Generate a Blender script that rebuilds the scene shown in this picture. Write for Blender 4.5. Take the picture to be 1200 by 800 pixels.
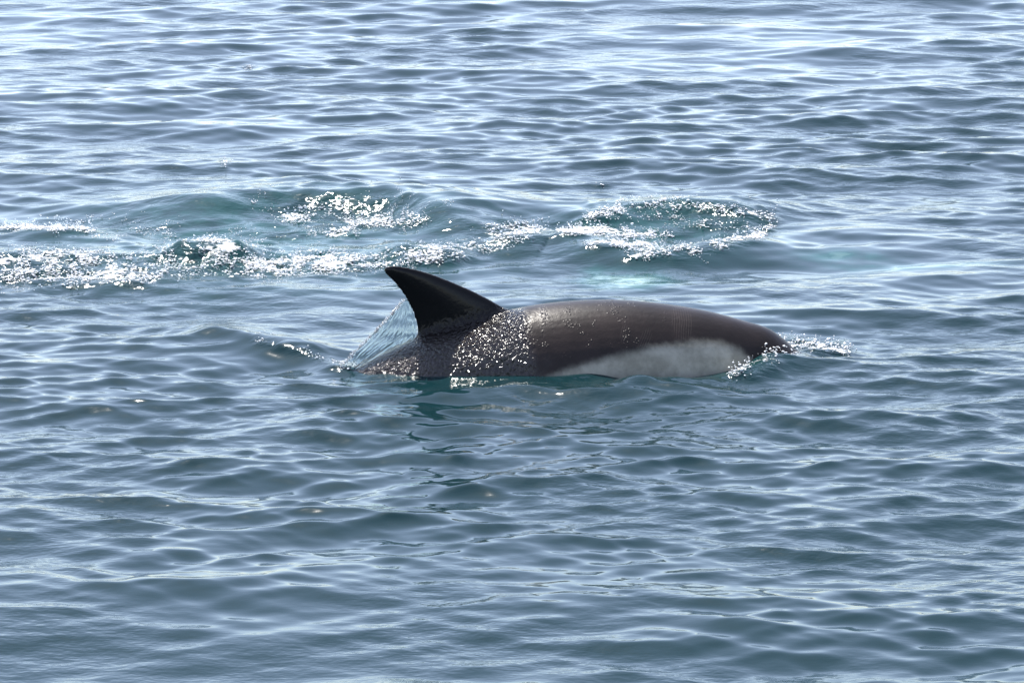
import bpy, bmesh, math, random
import numpy as np
from mathutils import Vector

for o in list(bpy.data.objects): bpy.data.objects.remove(o)
R = math.radians
S = bpy.context.scene
COL = S.collection
rng = np.random.default_rng(11)

# ------------------------------------------------------------------ camera
DEP, DIST, HFOV = R(12.3), 11.0, R(15.55)
CAM = Vector((0, -DIST*math.cos(DEP), DIST*math.sin(DEP)))
cd = bpy.data.cameras.new('camera'); cam = bpy.data.objects.new('camera', cd); COL.objects.link(cam)
cam.location = CAM; cam.rotation_euler = (R(90)-DEP, 0, 0)
cd.sensor_width = 36; cd.lens = 18/math.tan(HFOV/2); cd.clip_start = .1; cd.clip_end = 30000
S.camera = cam

# ------------------------------------------------------------------ sky, sun, exposure
SUN_EL, SUN_AZ = R(61), R(-27)          # azimuth measured from +Y (away from camera) towards +X
w = bpy.data.worlds.new('World'); S.world = w; w.use_nodes = True
nt = w.node_tree; bg = nt.nodes['Background']
sky = nt.nodes.new('ShaderNodeTexSky'); sky.sky_type = 'NISHITA'; sky.sun_disc = False
sky.sun_elevation = SUN_EL; sky.sun_rotation = SUN_AZ
sky.air_density = 1.15; sky.dust_density = .35; sky.ozone_density = 7.0
hs = nt.nodes.new('ShaderNodeHueSaturation'); hs.inputs['Saturation'].default_value = .66; hs.inputs['Hue'].default_value = .508   # a slightly milky summer sky
nt.links.new(sky.outputs[0], hs.inputs['Color']); nt.links.new(hs.outputs[0], bg.inputs[0]); bg.inputs[1].default_value = .15
sl = bpy.data.lights.new('sun', 'SUN'); so = bpy.data.objects.new('sun', sl); COL.objects.link(so)
sl.energy = 5.0; sl.angle = R(.53); sl.color = (1, .95, .87)
sdir = Vector((math.sin(SUN_AZ)*math.cos(SUN_EL), math.cos(SUN_AZ)*math.cos(SUN_EL), math.sin(SUN_EL)))
so.rotation_euler = (-sdir).to_track_quat('-Z', 'Y').to_euler(); so.location = sdir*50
S.view_settings.view_transform = 'Standard'; S.view_settings.look = 'None'
S.view_settings.exposure = 1.12; S.view_settings.gamma = 1

# ------------------------------------------------------------------ pixel <-> water level
FPX = 600/math.tan(HFOV/2)
sD, cD = math.sin(DEP), math.cos(DEP)
def to_px(x, y, z=0.0):
    dx, dy, dz = x-CAM.x, y-CAM.y, z-CAM.z
    depth = dy*cD - dz*sD; up = dy*sD + dz*cD
    return 600+FPX*dx/depth, 400-FPX*up/depth
def at(px, py, z=0.0):
    a, b = (px-600)/FPX, (400-py)/FPX
    d = Vector((a, cD+b*sD, -sD+b*cD)); t = (z-CAM.z)/d.z
    return CAM+d*t

# ------------------------------------------------------------------ helpers
def smooth01(t): t = np.clip(t, 0, 1); return t*t*(3-2*t)
def polydist(X, Y, pts):
    """distance to a polyline, running parameter and the side (+ = away from the camera)"""
    best = np.full(X.shape, 1e9); par = np.zeros(X.shape); side = np.zeros(X.shape)
    n = len(pts)-1
    for i in range(n):
        ax, ay = pts[i]; bx, by = pts[i+1]
        ux, uy = bx-ax, by-ay; L2 = ux*ux+uy*uy
        t = np.clip(((X-ax)*ux+(Y-ay)*uy)/L2, 0, 1)
        qx, qy = X-(ax+t*ux), Y-(ay+t*uy); d = np.hypot(qx, qy); m = d < best
        best[m] = d[m]; par[m] = ((i+t)/n)[m]; side[m] = np.sign(ux*qy-uy*qx)[m]
    return best, par, side
def dense(pts, k=8):
    """Catmull-Rom through pixel points"""
    P = [np.array(p, float) for p in pts]; P = [2*P[0]-P[1]]+P+[2*P[-1]-P[-2]]
    out = []
    for i in range(1, len(P)-2):
        for j in range(k):
            t = j/k; a, b, c, d = P[i-1:i+3]
            out.append(.5*((2*b)+(c-a)*t+(2*a-5*b+4*c-d)*t*t+(-a+3*b-3*c+d)*t**3))
    out.append(P[-2]); return out
def wpoly(pts, k=6):
    return [tuple(at(*p)[:2]) for p in dense(pts, k)]
def vnoise(X, Y, seed=0, octaves=3):
    """value noise on arrays"""
    out = np.zeros(X.shape); amp = 1; tot = 0
    for o in range(octaves):
        f = 2**o; xs, ys = X*f+seed*17.3+o*5.1, Y*f+seed*9.7+o*3.3
        xi, yi = np.floor(xs).astype(np.int64), np.floor(ys).astype(np.int64); fx, fy = smooth01(xs-xi), smooth01(ys-yi)
        def h(a, b):
            v = (a*374761393+b*668265263+seed*1442695041) & 0xffffffff
            v = ((v ^ (v >> 13))*1274126177) & 0xffffffff
            return ((v ^ (v >> 16)) & 0xffff)/65535.0
        n = (h(xi, yi)*(1-fx)+h(xi+1, yi)*fx)*(1-fy)+(h(xi, yi+1)*(1-fx)+h(xi+1, yi+1)*fx)*fy
        out += amp*n; tot += amp; amp *= .5
    return out/tot
def mat(name):
    m = bpy.data.materials.new(name); m.use_nodes = True
    return m, m.node_tree, m.node_tree.nodes['Principled BSDF']
def link(name, me, m=None, parent=None):
    o = bpy.data.objects.new(name, me); COL.objects.link(o)
    if m: me.materials.append(m)
    if parent: o.parent = parent
    return o
def fast_mesh(name, V, F, smooth=True):
    me = bpy.data.meshes.new(name); k = F.shape[1]
    me.vertices.add(len(V)); me.vertices.foreach_set('co', np.ascontiguousarray(V, np.float32).ravel())
    me.loops.add(F.size); me.loops.foreach_set('vertex_index', np.ascontiguousarray(F, np.int32).ravel())
    me.polygons.add(len(F)); me.polygons.foreach_set('loop_start', np.arange(0, F.size, k, dtype=np.int32))
    me.polygons.foreach_set('loop_total', np.full(len(F), k, np.int32))
    me.polygons.foreach_set('use_smooth', np.full(len(F), smooth, bool))
    me.update(calc_edges=True); return me

# ------------------------------------------------------------------ foam map (how much froth lies where), in photograph pixels
ELL = [  # cx, cy, rx, ry, strength
    (252, 292, 38, 13, 1.25), (215, 302, 60, 12, .8), (60, 305, 90, 13, 1.0), (40, 322, 90, 14, .85), (140, 320, 80, 14, 1.0),
    (300, 312, 80, 14, 1.1), (380, 308, 60, 13, 1.1), (500, 299, 48, 11, 1.4), (455, 306, 35, 9, 1.1), (395, 271, 28, 8, 1.1),
    (345, 253, 26, 8, 1.0), (440, 258, 50, 13, .8), (330, 275, 60, 12, .5), (400, 240, 120, 16, .5), (470, 255, 30, 10, .8),
    (605, 272, 45, 14, .9), (560, 287, 45, 10, .7), (530, 260, 40, 10, .3), (690, 270, 44, 6, 1.5), (755, 274, 45, 5, 1.2),
    (735, 286, 45, 4, 1.2), (775, 240, 30, 8, .6), (330, 238, 80, 10, .4), (150, 265, 70, 12, .4),
    (262, 192, 7, 5, .8), (705, 217, 8, 4, .7), (290, 79, 8, 3, .5), (408, 428, 11, 5, .9), (350, 409, 14, 4, .6)]
LIN = [  # pixel polyline, half width in px, strength
    ([(0, 266), (60, 266), (110, 271)], 4, 1.0), ([(110, 271), (160, 268), (200, 275)], 10, .45),
    ([(690, 254), (760, 240), (840, 243), (890, 252), (907, 262), (885, 275), (840, 288), (790, 296), (740, 297)], 8, .85),
    ([(760, 250), (830, 262), (880, 268)], 10, .5),
    ([(300, 398), (345, 408), (398, 428)], 6, .5),
    ([(918, 402), (945, 404), (975, 408), (992, 410)], 7, 1.2), ([(925, 408), (890, 420), (862, 434)], 9, 1.0), ([(910, 426), (880, 440)], 9, .6)]
def foam_density(X, Y, Z=0.0):
    px, py = to_px(X, Y, Z); D = np.zeros(X.shape)
    for cx, cy, rx, ry, s in ELL:
        D = np.maximum(D, s*np.exp(-(((px-cx)/rx)**2+((py-cy)/ry)**2)**1.3))
    for pts, hw, s in LIN:
        d, _, _ = polydist(px, py, [tuple(p) for p in dense(pts, 4)]); D = np.maximum(D, s*np.exp(-(d/hw)**2))
    return D

# ------------------------------------------------------------------ the sea: one sheet, dense near the dolphin, out to the horizon
def axis(a, far):
    a = list(a)
    def out(r, s, sg):
        g, res = 1.05, []
        while abs(r) < far: s *= g; r += sg*s; res.append(r); g = min(1.6, g+.0045)
        return res
    return np.array(out(a[0], a[1]-a[0], -1)[::-1]+a+out(a[-1], a[-1]-a[-2], 1))
XA = axis(np.linspace(-2.75, 2.75, 840), 9000)
YA = axis(CAM.y+1/np.linspace(1/6.8, 1/20.5, 1180), 9000)      # rows widen with distance
NX, NY = len(XA), len(YA)
GX, GY = np.meshgrid(XA, YA); X0, Y0 = GX.ravel().astype(np.float32), GY.ravel().astype(np.float32)
cell = np.maximum(np.gradient(XA)[None, :]*np.ones((NY, 1)), np.gradient(YA)[:, None]*np.ones((1, NX))).ravel().astype(np.float32)

px0, py0 = to_px(X0.astype(float), Y0.astype(float))
inview = (cell < .06)
FD = np.zeros(len(X0)); FD[inview] = foam_density(X0[inview].astype(float), Y0[inview].astype(float))
GUST = vnoise(X0*.55+3, Y0*.4, 5, 3)           # patches of rougher and smoother water
DXY = np.zeros((2, len(X0)), np.float32); Z = np.zeros(len(X0), np.float32)
def waves(n, lmin, lmax, slope, mean, spread, chop, amp=None):
    global Z
    s = slope*math.sqrt(2.0/n)
    for i in range(n):
        lam = lmin*(lmax/lmin)**((i+rng.random())/n); k = 2*math.pi/lam
        th = R(mean)+R(spread)*rng.normal(); kx, ky = math.cos(th)*k, math.sin(th)*k
        a = s/k*rng.uniform(.6, 1.4); ph = (kx*X0+ky*Y0+rng.random()*6.283).astype(np.float32)
        f = (a*np.clip((lam/cell-2.5)/3, 0, 1)).astype(np.float32)
        if amp is not None: f = f*amp
        Z += f*np.cos(ph); sn = f*np.sin(ph)*chop
        DXY[0] -= math.cos(th)*sn; DXY[1] -= math.sin(th)*sn
g = smooth01((GUST-.3)/.4).astype(np.float32)
waves(24, .7, 1.8, .036, -88, 18, .8)
waves(80, .24, .7, .072, -92, 20, .95, (.75+.45*g).astype(np.float32))
waves(100, .08, .22, .102, -88, 24, .9, (.55+.75*g).astype(np.float32))
waves(44, .04, .09, .058, -90, 30, .6, (.2+1.0*g).astype(np.float32))
waves(12, .35, .9, .030, -48, 12, .7)
waves(40, .035, .16, .24, -90, 80, .4, np.clip(FD*1.1, 0, 1).astype(np.float32))      # churned water under the froth

def ridge(pts, height, near, far, taper=.25):
    """a swell line: steep towards the camera side (near), gentle behind (far); widths in metres"""
    global Z
    P = wpoly(pts); xs = [p[0] for p in P]; ys = [p[1] for p in P]; m4 = 4*max(near, far)
    sel = np.where((X0 > min(xs)-m4) & (X0 < max(xs)+m4) & (Y0 > min(ys)-m4) & (Y0 < max(ys)+m4))[0]
    d, t, side = polydist(X0[sel].astype(float), Y0[sel].astype(float), P)
    wd = np.where(side > 0, far, near)
    Z[sel] += (height*np.exp(-(d/wd)**2)*smooth01(t/taper)*smooth01((1-t)/taper)).astype(np.float32)
def mound(px, py, h, rx, ry):
    global Z
    c = at(px, py); Z += (h*np.exp(-((X0-c.x)/rx)**2-((Y0-c.y)/ry)**2)).astype(np.float32)
ridge([(150, 268), (220, 255), (310, 244), (400, 242), (480, 248), (545, 272), (600, 285)], .075, .13, .35)
ridge([(640, 272), (700, 262), (770, 252), (850, 254), (905, 266)], .045, .10, .25)
ridge([(905, 268), (880, 285), (830, 297), (770, 305), (700, 300), (650, 285)], .035, .10, .12)
mound(800, 276, -.03, .18, .22)
ridge([(560, 300), (610, 290), (650, 285), (690, 300)], .04, .12, .12)
ridge([(0, 275), (60, 275), (115, 280), (190, 288)], .018, .08, .15)
ridge([(190, 310), (245, 306), (300, 312)], .05, .10, .12)
ridge([(450, 310), (500, 306), (560, 309)], .035, .09, .12)
ridge([(190, 382), (260, 396), (330, 413), (385, 430), (420, 441)], .030, .06, .12)
ridge([(845, 450), (880, 440), (915, 424), (945, 413), (1000, 411)], .024, .07, .06)
ridge([(420, 446), (500, 462), (600, 462), (760, 458), (860, 446)], .010, .12, .10)
ridge([(440, 540), (510, 533), (560, 537)], .016, .07, .12)
ridge([(690, 456), (760, 455), (820, 452), (865, 447)], .016, .08, .07)

VX, VY = X0+DXY[0], Y0+DXY[1]
Z = np.where(np.hypot(X0, Y0) > 60, Z*.0, Z).astype(np.float32)
V = np.stack([VX, VY, Z], 1)
idx = np.arange(NX*NY).reshape(NY, NX)
F = np.stack([idx[:-1, :-1], idx[:-1, 1:], idx[1:, 1:], idx[1:, :-1]], -1).reshape(-1, 4)
sea_me = fast_mesh('water', V, F)
# froth lying on the surface, and clouds of fine bubbles under it
FD = np.zeros(len(X0)); FD[inview] = foam_density(*V[inview].astype(float).T)
at_f = sea_me.attributes.new('froth', 'FLOAT', 'POINT'); at_f.data.foreach_set('value', FD.astype(np.float32))
BUB = np.zeros(len(X0))
for cx, cy, rx, ry, s in [(735, 326, 45, 9, 1), (700, 322, 20, 8, .6), (1070, 309, 90, 4, .4), (985, 300, 50, 5, .35), (300, 285, 260, 50, .22), (760, 275, 120, 30, .22),
                          (840, 434, 55, 9, .18)]:
    BUB = np.maximum(BUB, s*np.exp(-(((px0-cx)/rx)**2+((py0-cy)/ry)**2)))
at_b = sea_me.attributes.new('bubbles', 'FLOAT', 'POINT'); at_b.data.foreach_set('value', np.where(inview, BUB, 0).astype(np.float32))

m_sea, t, b = mat('sea_water'); N, L = t.nodes, t.links
def node(tree, kind, **kw):
    n = tree.nodes.new(kind)
    for k, v in kw.items(): setattr(n, k, v)
    return n
def math_node(tree, op, a, bb=None, clamp=False):
    n = tree.nodes.new('ShaderNodeMath'); n.operation = op; n.use_clamp = clamp
    for i, v in enumerate((a, bb)):
        if v is None: continue
        if isinstance(v, (int, float)): n.inputs[i].default_value = v
        else: tree.links.new(v, n.inputs[i])
    return n.outputs[0]
def noise(tree, vec, scale, detail=3, rough=.55, dist=0):
    n = tree.nodes.new('ShaderNodeTexNoise'); n.inputs['Scale'].default_value = scale
    n.inputs['Detail'].default_value = detail; n.inputs['Roughness'].default_value = rough; n.inputs['Distortion'].default_value = dist
    if vec: tree.links.new(vec, n.inputs['Vector'])
    return n.outputs['Fac']
def ramp(tree, fac, stops):
    n = tree.nodes.new('ShaderNodeValToRGB'); e = n.color_ramp.elements
    while len(e) < len(stops): e.new(.5)
    for q, (p, c) in zip(e, stops): q.position = p; q.color = c if len(c) == 4 else (*c, 1)
    tree.links.new(fac, n.inputs[0]); return n.outputs[0]
def mix(tree, fac, a, bb):
    n = tree.nodes.new('ShaderNodeMix'); n.data_type = 'RGBA'
    for i, v in ((0, fac), (6, a), (7, bb)):
        if isinstance(v, tuple): n.inputs[i].default_value = (*v, 1)
        elif isinstance(v, (int, float)): n.inputs[i].default_value = v
        else: tree.links.new(v, n.inputs[i])
    return n.outputs[2]
def maprange(tree, v, a, bb, c=0, d=1):
    n = tree.nodes.new('ShaderNodeMapRange'); n.interpolation_type = 'SMOOTHSTEP'; tree.links.new(v, n.inputs[0])
    for i, q in enumerate((a, bb, c, d)): n.inputs[i+1].default_value = q
    return n.outputs[0]
geo = node(t, 'ShaderNodeNewGeometry'); pos = geo.outputs['Position']
aF = node(t, 'ShaderNodeAttribute', attribute_name='froth').outputs['Fac']
aB = node(t, 'ShaderNodeAttribute', attribute_name='bubbles').outputs['Fac']
mp = node(t, 'ShaderNodeMapping'); mp.inputs['Scale'].default_value = (.55, 1, 1); L.new(pos, mp.inputs[0])
n1 = noise(t, mp.outputs[0], 60, 5, .7, .6); n2 = noise(t, pos, 9, 3, .6); n3 = noise(t, mp.outputs[0], 24, 3, .6, .5)
fsum = math_node(t, 'ADD', math_node(t, 'MULTIPLY', aF, .42), math_node(t, 'MULTIPLY', math_node(t, 'ADD', math_node(t, 'ADD', n1, n2), n3), .95))
fr = math_node(t, 'MULTIPLY', maprange(t, fsum, 1.92, 2.06), maprange(t, aF, .2, .5))
bub = math_node(t, 'MULTIPLY', aB, maprange(t, n2, .3, .65, .3, 1))
deep = ramp(t, bub, [(0, (.004, .0185, .0215)), (.25, (.015, .062, .060)), (.6, (.16, .25, .24)), (1, (.33, .40, .38))])
L.new(mix(t, fr, deep, (.80, .81, .80)), b.inputs['Base Color'])
b.inputs['IOR'].default_value = 1.333
L.new(math_node(t, 'ADD', math_node(t, 'MULTIPLY', fr, .5), .085), b.inputs['Roughness'])
r1 = noise(t, mp.outputs[0], 22, 3, .5); r2 = noise(t, mp.outputs[0], 75, 2, .5)
gust = maprange(t, noise(t, pos, 1.1, 2), .4, .62, .15, 1)
hgt = math_node(t, 'ADD', math_node(t, 'MULTIPLY', math_node(t, 'MULTIPLY', r1, .009), gust), math_node(t, 'MULTIPLY', math_node(t, 'MULTIPLY', r2, .0012), gust))
hgt = math_node(t, 'ADD', hgt, math_node(t, 'MULTIPLY', math_node(t, 'MULTIPLY', aF, 1.4, True), math_node(t, 'MULTIPLY', noise(t, mp.outputs[0], 30, 3, .55, .5), .022)))
hgt = math_node(t, 'ADD', hgt, math_node(t, 'MULTIPLY', fr, math_node(t, 'MULTIPLY', n1, .02)))
bp = node(t, 'ShaderNodeBump'); bp.inputs['Distance'].default_value = 1; bp.inputs['Strength'].default_value = .6
L.new(hgt, bp.inputs['Height']); L.new(bp.outputs[0], b.inputs['Normal'])
sea = link('water', sea_me, m_sea); sea['kind'] = 'structure'
sea['label'] = 'rippled blue grey sea water with dark teal wave faces'

# ------------------------------------------------------------------ the dolphin
K = .0025
def fx(px): return (px-600)*K
def fz(py, base=432): return (base-py)*.00258
ST = np.array([  # x, top, bottom, half width
    (.985, -.016, -.034, .008), (.965, -.010, -.042, .016), (.93, -.003, -.050, .024), (.87, .008, -.066, .034), (.825, .026, -.086, .050), (.795, .054, -.102, .068),
    (.75, .088, -.125, .090), (.675, .115, -.155, .115), (.575, .145, -.185, .142), (.45, .170, -.210, .168), (.30, .187, -.225, .187), (.125, .184, -.23, .195),
    (0, .168, -.23, .190), (-.12, .142, -.225, .175), (-.25, .104, -.215, .150), (-.36, .058, -.21, .124), (-.44, .016, -.212, .104), (-.60, -.078, -.237, .072), (-.75, -.165, -.265, .045),
    (-.90, -.25, -.312, .028), (-1.0, -.312, -.350, .018), (-1.03, -.335, -.352, .008)])[::-1]
def catmull(xs, ys, q):
    m = np.gradient(ys, xs); i = np.clip(np.searchsorted(xs, q)-1, 0, len(xs)-2); h = xs[i+1]-xs[i]; t = (q-xs[i])/h
    return (2*t**3-3*t**2+1)*ys[i]+(t**3-2*t**2+t)*h*m[i]+(-2*t**3+3*t**2)*ys[i+1]+(t**3-t**2)*h*m[i+1]
def loft(bm, rings, cap=True):
    R_ = [[bm.verts.new(p) for p in r] for r in rings]; n = len(R_[0])
    for a, c in zip(R_, R_[1:]):
        for i in range(n): bm.faces.new((a[i], a[(i+1) % n], c[(i+1) % n], c[i]))
    if cap: bm.faces.new(R_[0][::-1]); bm.faces.new(R_[-1])
bm = bmesh.new()
qx = np.linspace(ST[0, 0], ST[-1, 0], 150); tp, bt, hw = (catmull(ST[:, 0], ST[:, i], qx) for i in (1, 2, 3))
rings = []
for x, a, c, h in zip(qx, tp, bt, hw):
    zc, zr = (a+c)/2, (a-c)/2
    rings.append([(x, h*math.sin(u)*(1-.10*max(0, math.cos(u))), zc+zr*math.cos(u)) for u in np.linspace(0, 2*math.pi, 49)[:-1]])
loft(bm, rings)
# fins: outline rows from root to tip (leading, trailing), thickness
def fin(rows, th, frame):
    """rows: (lead_x, trail_x, height); frame maps (x, thickness, height) to the body"""
    rg = []
    for (lx, tx, h), tk in zip(rows, th):
        ring = []
        for u in np.linspace(0, 2*math.pi, 33)[:-1]:
            c = (1-math.cos(u))/2; prof = 2.6*tk*(math.sqrt(max(c, 0))*(1-c)+.10*math.sqrt(max(0, c*(1-c))))
            ring.append(frame(lx+(tx-lx)*c, prof*(1 if u < math.pi else -1), h))
        rg.append(ring)
    loft(bm, rg)
LE = [(640, 390), (618, 377), (600, 367), (585, 359), (570, 351.5), (540, 337), (510, 324.5), (490, 318.2), (475, 314.8), (464, 313.6), (457, 314.6)]
TE = [(470, 425), (480, 410), (486, 400), (489, 391), (489.5, 382), (488, 371), (484, 360), (478, 349), (470, 338), (462, 329), (455, 321.5), (453.6, 317)]
def along(pts, n):
    P = np.array(dense(pts, 10)); d = np.r_[0, np.cumsum(np.hypot(*np.diff(P, axis=0).T))]; q = np.linspace(0, d[-1], n)
    return np.stack([np.interp(q, d, P[:, 0]), np.interp(q, d, P[:, 1])], 1)
nr = 40; le, te = along(LE, nr), along(TE, nr); rg = []
for i in range(nr):
    v = i/(nr-1); tk = .020*(1-v)**.9+.0055
    (ax, ay), (cx, cy) = le[i], te[i]; ring = []
    for u in np.linspace(0, 2*math.pi, 33)[:-1]:
        c = (1-math.cos(u))/2; pr = tk*(2.6*math.sqrt(c)*(1-c)+.25*math.sqrt(max(0, c*(1-c))))
        ring.append((fx(ax+(cx-ax)*c), pr*(1 if u < math.pi else -1), fz(ay+(cy-ay)*c)))
    rg.append(ring)
loft(bm, rg)
for s in (-1, 1):   # flippers and flukes (under water here, but part of the animal)
    fin([(.56, .40, 0), (.55, .39, .06), (.50, .36, .13), (.43, .33, .20), (.36, .31, .26), (.31, .29, .29)], [.022, .02, .016, .012, .008, .004],
        lambda x, k, h, s=s: (x, s*(.10+h*.80), -.13-h*.55+k))
    fin([(-.86, -1.02, 0), (-.89, -1.05, .05), (-.95, -1.07, .11), (-1.02, -1.10, .18), (-1.09, -1.13, .235), (-1.13, -1.145, .255)], [.018, .016, .012, .009, .006, .004],
        lambda x, k, h, s=s: (x, s*h, -.275+(x+.86)*.42+k))
bmesh.ops.recalc_face_normals(bm, faces=bm.faces)
raw = bpy.data.meshes.new('raw'); bm.to_mesh(raw); bm.free()
tmp = link('tmp', raw)
md = tmp.modifiers.new('r', 'REMESH'); md.mode = 'VOXEL'; md.voxel_size = .0048; md.use_smooth_shade = True
ms = tmp.modifiers.new('s', 'SMOOTH'); ms.factor = .5; ms.iterations = 9
dg = bpy.context.evaluated_depsgraph_get(); dg.update()
body = bpy.data.meshes.new_from_object(tmp.evaluated_get(dg)); body.name = 'dolphin'
bpy.data.objects.remove(tmp)
nv = len(body.vertices); co = np.zeros(nv*3, np.float32); body.vertices.foreach_get('co', co); co = co.reshape(-1, 3).astype(float)
# extra smoothing where fins meet the trunk, so the root flares out
ed = np.zeros(len(body.edges)*2, np.int32); body.edges.foreach_get('vertices', ed); ed = ed.reshape(-1, 2)
deg = np.bincount(ed.ravel(), minlength=nv)[:, None]
topz = catmull(ST[:, 0], ST[:, 1], np.clip(co[:, 0], ST[0, 0], ST[-1, 0]))
wroot = (np.exp(-((co[:, 2]-topz-.005)/.03)**2)*(np.abs(co[:, 1]) < .075)*smooth01((.09-co[:, 0])/.05)*smooth01((co[:, 0]+.40)/.05))[:, None]*.5
for _ in range(40):
    sm = np.stack([np.bincount(ed[:, 0], co[ed[:, 1], k], nv)+np.bincount(ed[:, 1], co[ed[:, 0], k], nv) for k in range(3)], 1)/deg
    co += (sm-co)*wroot
body.vertices.foreach_set('co', co.astype(np.float32).ravel()); body.update()
body.polygons.foreach_set('use_smooth', np.ones(len(body.polygons), bool))
x, y, z = co.T
zb = np.interp(x, [.0, .04, .125, .25, .375, .5, .58, .64, .69, .74], [-.03, .0, .030, .060, .080, .086, .080, .055, .01, -.06])
pale = smooth01((zb-z)/.055+.5)*smooth01((x+.02)/.06)
wn = vnoise(x*16, z*9, 31, 3)-.5
wet = smooth01((.09+.14*wn-x)/.08)
rows = smooth01((.50-x)/.25)*smooth01((z-.02)/.10)
fin_upper = smooth01((z-topz+.03)/.08)*smooth01((.07-np.abs(y))/.05)*smooth01((.06-x)/.08)*smooth01((x+.42)/.1)
for nm, arr in (('fin_upper', fin_upper), ('pale', pale), ('wet', wet), ('beads', rows*(1-wet)), ('fin', smooth01((z-topz+.07)/.10)*smooth01((.115-np.abs(y))/.07)*smooth01((.10-x)/.12)*smooth01((x+.42)/.1))):
    a = body.attributes.new(nm, 'FLOAT', 'POINT'); a.data.foreach_set('value', arr.astype(np.float32))
m_d, t, b = mat('dolphin_skin'); L = t.links
tc = node(t, 'ShaderNodeTexCoord').outputs['Object']
A = {k: node(t, 'ShaderNodeAttribute', attribute_name=k).outputs['Fac'] for k in ('pale', 'wet', 'beads', 'fin', 'fin_upper')}
blot = noise(t, tc, 7, 4, .6); fine = noise(t, tc, 60, 3, .6)
dark = mix(t, maprange(t, blot, .35, .7), (.012, .0088, .0078), (.023, .0165, .0148))
dark = mix(t, A['fin'], dark, (.006, .0055, .006))
lite = mix(t, maprange(t, noise(t, tc, 12, 4, .65), .35, .7), (.19, .18, .145), (.32, .305, .255))
pm = maprange(t, math_node(t, 'ADD', A['pale'], math_node(t, 'MULTIPLY', math_node(t, 'SUBTRACT', fine, .5), .35)), .1, .95)
colr = mix(t, pm, dark, lite)
# tooth rake marks: bundles of fine parallel scratches
def rake(cx, cz, rx, rz, ang, freq):
    m1 = node(t, 'ShaderNodeMapping', vector_type='TEXTURE'); m1.inputs['Location'].default_value = (cx, 0, cz); m1.inputs['Rotation'].default_value = (0, ang, 0); L.new(tc, m1.inputs[0])
    s = node(t, 'ShaderNodeSeparateXYZ'); L.new(m1.outputs[0], s.inputs[0])
    e = math_node(t, 'ADD', math_node(t, 'POWER', math_node(t, 'ABSOLUTE', math_node(t, 'MULTIPLY', s.outputs[0], 1/rx)), 2), math_node(t, 'POWER', math_node(t, 'ABSOLUTE', math_node(t, 'MULTIPLY', s.outputs[2], 1/rz)), 2))
    wv = math_node(t, 'SINE', math_node(t, 'ADD', math_node(t, 'MULTIPLY', s.outputs[0], freq), math_node(t, 'MULTIPLY', noise(t, tc, 25), 6)))
    return math_node(t, 'MULTIPLY', maprange(t, e, 1, .5), maprange(t, wv, .55, .95))
rk = math_node(t, 'MAXIMUM', rake(.475, .135, .036, .05, R(12), 900), rake(.36, .10, .018, .035, R(30), 1000))
rk = math_node(t, 'MAXIMUM', rk, rake(.30, .12, .010, .03, R(20), 1100))
colr = mix(t, math_node(t, 'MULTIPLY', rk, math_node(t, 'MULTIPLY', fine, .22)), colr, (.20, .17, .15))
L.new(colr, b.inputs['Base Color'])
b.inputs['IOR'].default_value = 1.36
L.new(maprange(t, A['wet'], 0, 1, .40, .17), b.inputs['Roughness'])
L.new(math_node(t, 'MULTIPLY', math_node(t, 'ADD', .30, math_node(t, 'MULTIPLY', A['wet'], .5)), math_node(t, 'SUBTRACT', 1, math_node(t, 'MULTIPLY', A['fin'], .68))), b.inputs['Specular IOR Level'])
mp = node(t, 'ShaderNodeMapping'); mp.inputs['Scale'].default_value = (1, 1, .5); mp.inputs['Rotation'].default_value = (0, R(-35), 0); L.new(tc, mp.inputs[0])
film = noise(t, mp.outputs[0], 98, 2, .45, .6)
nofin = math_node(t, 'SUBTRACT', 1, A['fin_upper'], True)
hg = math_node(t, 'MULTIPLY', math_node(t, 'MULTIPLY', math_node(t, 'SUBTRACT', film, .5), math_node(t, 'MULTIPLY', A['wet'], nofin)), .016)
vo = node(t, 'ShaderNodeTexVoronoi'); vo.inputs['Scale'].default_value = 115; L.new(tc, vo.inputs['Vector'])
mr = node(t, 'ShaderNodeMapping'); mr.inputs['Scale'].default_value = (26, 26, 6); mr.inputs['Rotation'].default_value = (0, R(-18), 0); L.new(tc, mr.inputs[0])
rows_ = math_node(t, 'MULTIPLY', maprange(t, noise(t, mr.outputs[0], 1, 2), .52, .62), A['beads'])
hg = math_node(t, 'ADD', hg, math_node(t, 'MULTIPLY', math_node(t, 'MULTIPLY', maprange(t, vo.outputs['Distance'], .42, 0), rows_), .0022))
hg = math_node(t, 'ADD', hg, math_node(t, 'MULTIPLY', fine, .0008))
bp = node(t, 'ShaderNodeBump'); bp.inputs['Distance'].default_value = 1; bp.inputs['Strength'].default_value = 1
L.new(hg, bp.inputs['Height']); L.new(bp.outputs[0], b.inputs['Normal'])
dol = link('dolphin', body, m_d)
dol['label'] = 'dark grey dolphin surfacing with hooked black dorsal fin and pale flank'; dol['category'] = 'dolphin'
YAW = R(8); D0 = at(600, 431); dol.location = (0, D0.y, 0); dol.rotation_euler = (0, 0, YAW)
m_eye, t, b = mat('dolphin_eye'); b.inputs['Base Color'].default_value = (.01, .008, .007, 1); b.inputs['Roughness'].default_value = .1
for s in (-1, 1):
    e = bmesh.new(); bmesh.ops.create_uvsphere(e, u_segments=14, v_segments=10, radius=.014)
    bmesh.ops.scale(e, verts=e.verts, vec=(1.25, .7, .8)); me = bpy.data.meshes.new('eye'); e.to_mesh(me); e.free()
    for p in me.polygons: p.use_smooth = True
    o = link('eye', me, m_eye, dol); o.location = (.735, s*.088, -.035); o.rotation_euler = (0, 0, -s*R(28))

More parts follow.
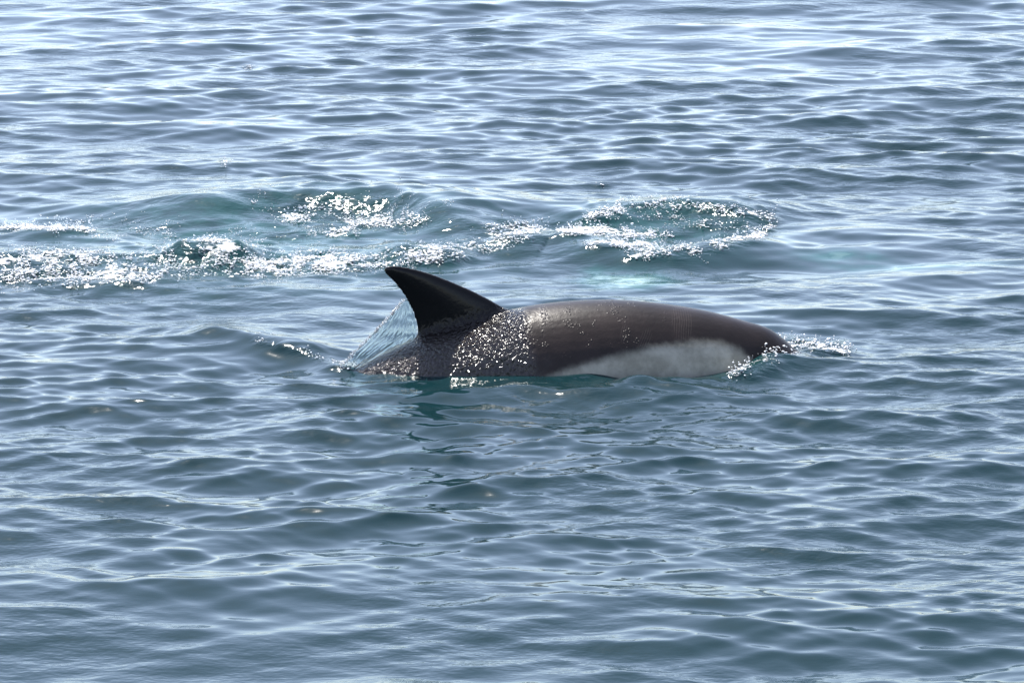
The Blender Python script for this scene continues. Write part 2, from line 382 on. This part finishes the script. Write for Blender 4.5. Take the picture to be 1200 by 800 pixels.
# ------------------------------------------------------------------ froth and drops
ico = bmesh.new(); bmesh.ops.create_icosphere(ico, subdivisions=1, radius=1); IV = np.array([v.co[:] for v in ico.verts]); IF = np.array([[v.index for v in f.verts] for f in ico.faces]); ico.free()
def blobs(name, P, S3, m, label, cat=None, parent=None):
    n = len(P); k = len(IV); a = rng.random(n)*6.283; ca, sa = np.cos(a), np.sin(a)
    v = IV[None]*(1+.28*rng.normal(size=(n, k, 1)).clip(-1.5, 1.5))*S3[:, None, :]
    vx = v[..., 0]*ca[:, None]-v[..., 1]*sa[:, None]; vy = v[..., 0]*sa[:, None]+v[..., 1]*ca[:, None]
    v = np.stack([vx, vy, v[..., 2]], -1)+P[:, None, :]
    f = (IF[None]+np.arange(n)[:, None, None]*k).reshape(-1, 3)
    o = link(name, fast_mesh(name, v.reshape(-1, 3), f), m, parent); o['kind'] = 'stuff'; o['label'] = label
    return o
m_foam, t, b = mat('foam'); b.inputs['Base Color'].default_value = (.82, .82, .81, 1); b.inputs['Roughness'].default_value = .35; b.inputs['IOR'].default_value = 1.33
m_drop, t, b = mat('water_drop'); b.inputs['Base Color'].default_value = (1, 1, 1, 1); b.inputs['Roughness'].default_value = .08; b.inputs['IOR'].default_value = 1.333; b.inputs['Transmission Weight'].default_value = .85
area = (np.gradient(XA)[None, :]*np.gradient(YA)[:, None]).ravel()
clump = vnoise(X0*14, Y0*7, 21, 3); clump2 = vnoise(X0*45, Y0*25, 22, 2)
gate = smooth01((FD*.6+clump*1.1-.62)/.35)*smooth01((clump2-.42)/.18)
def scatter(n, power, lo, hi, wz, lift, sel=None):
    p = FD**power*gate*area
    if sel is not None: p = p*sel
    i = rng.choice(len(X0), n, p=p/p.sum()); r = lo*(hi/lo)**(rng.random(n)**1.8*np.clip(.35+.65*FD[i], .3, 1))
    P = V[i]+np.stack([rng.normal(size=n)*.006, rng.normal(size=n)*.009, r*.2+lift*rng.random(n)**3*np.clip(FD[i], .2, 1)], 1)
    return P, np.stack([r*rng.uniform(.9, 1.9, n), r, r*wz], 1)
near = ((px0 > 840) & (py0 > 380)) | (py0 > 395); back = ~near
P, S3 = scatter(18000, .75, .0012, .0066, .45, .006, back)
blobs('foam', P, S3, m_foam, 'white froth churned up in the wake behind the dolphin')
P, S3 = scatter(3600, .5, .0014, .0042, 1, .04, back)
blobs('spray_drops', P, S3, m_drop, 'scattered water drops above the churned wake')
nd = ((px0 > 840) & (py0 > 380)) & (py0 < 460)
P, S3 = scatter(800, .7, .001, .0045, .8, .03, nd)
blobs('splash', P, S3, m_foam, 'small white splash thrown up around the dolphin snout')
nd = ((px0 < 460) & (py0 > 380)) & (py0 < 460)
P, S3 = scatter(160, 1.0, .0012, .005, .8, .01, nd)
blobs('wake_bubbles', P, S3, m_foam, 'few white bubbles on the ripple trailing from the dolphin tail')

# ------------------------------------------------------------------ the thin sheet of water pouring off the dorsal fin
lf, rt = along([(477, 352), (460, 371), (440, 391), (420, 410), (398, 432)], 60), along([(481, 352), (488, 368), (491, 384), (488, 398), (470, 409), (440, 424), (420, 438)], 60)
nu = 40; vs = []
for i in range(60):
    for j in range(nu):
        u = j/(nu-1); px, py = lf[i]*(1-u)+rt[i]*u
        along_ = i/59; rip = .0016*math.sin(u*19+along_*3+1.2*math.sin(along_*7))+.0007*math.sin(u*43-along_*5)+.0004*math.sin(along_*60+u*10)
        vs.append((fx(px), rip*min(1, along_*4)-.012*math.sin(math.pi*u)*along_, fz(py)))
V2 = np.array(vs); ii = np.arange(60*nu).reshape(60, nu)
F2 = np.stack([ii[:-1, :-1], ii[:-1, 1:], ii[1:, 1:], ii[1:, :-1]], -1).reshape(-1, 4)
m_sh, t, b = mat('water_sheet'); b.inputs['Base Color'].default_value = (.74, .83, .83, 1); b.inputs['Roughness'].default_value = .06
b.inputs['IOR'].default_value = 1.333; b.inputs['Transmission Weight'].default_value = 1
sh = link('water_sheet', fast_mesh('water_sheet', V2, F2), m_sh); md = sh.modifiers.new('solid', 'SOLIDIFY'); md.thickness = .004; md.offset = 0
sh.location = dol.location; sh.rotation_euler = dol.rotation_euler
sh['label'] = 'thin clear sheet of water trailing off the back of the dorsal fin'; sh['category'] = 'water sheet'
n = 260; q = rng.random(n); e = np.stack([np.interp(q*59, np.arange(60), lf[:, k]) for k in (0, 1)], 1)
PB = np.stack([fx(e[:, 0])+rng.normal(size=n)*.002, rng.normal(size=n)*.003, fz(e[:, 1])+rng.normal(size=n)*.002], 1); r = .0012+.0022*rng.random(n)
bd = blobs('rim_drops', PB, np.stack([r, r, r*1.3], 1), m_drop, 'beaded rim of drops along the water sheet edge', parent=sh)
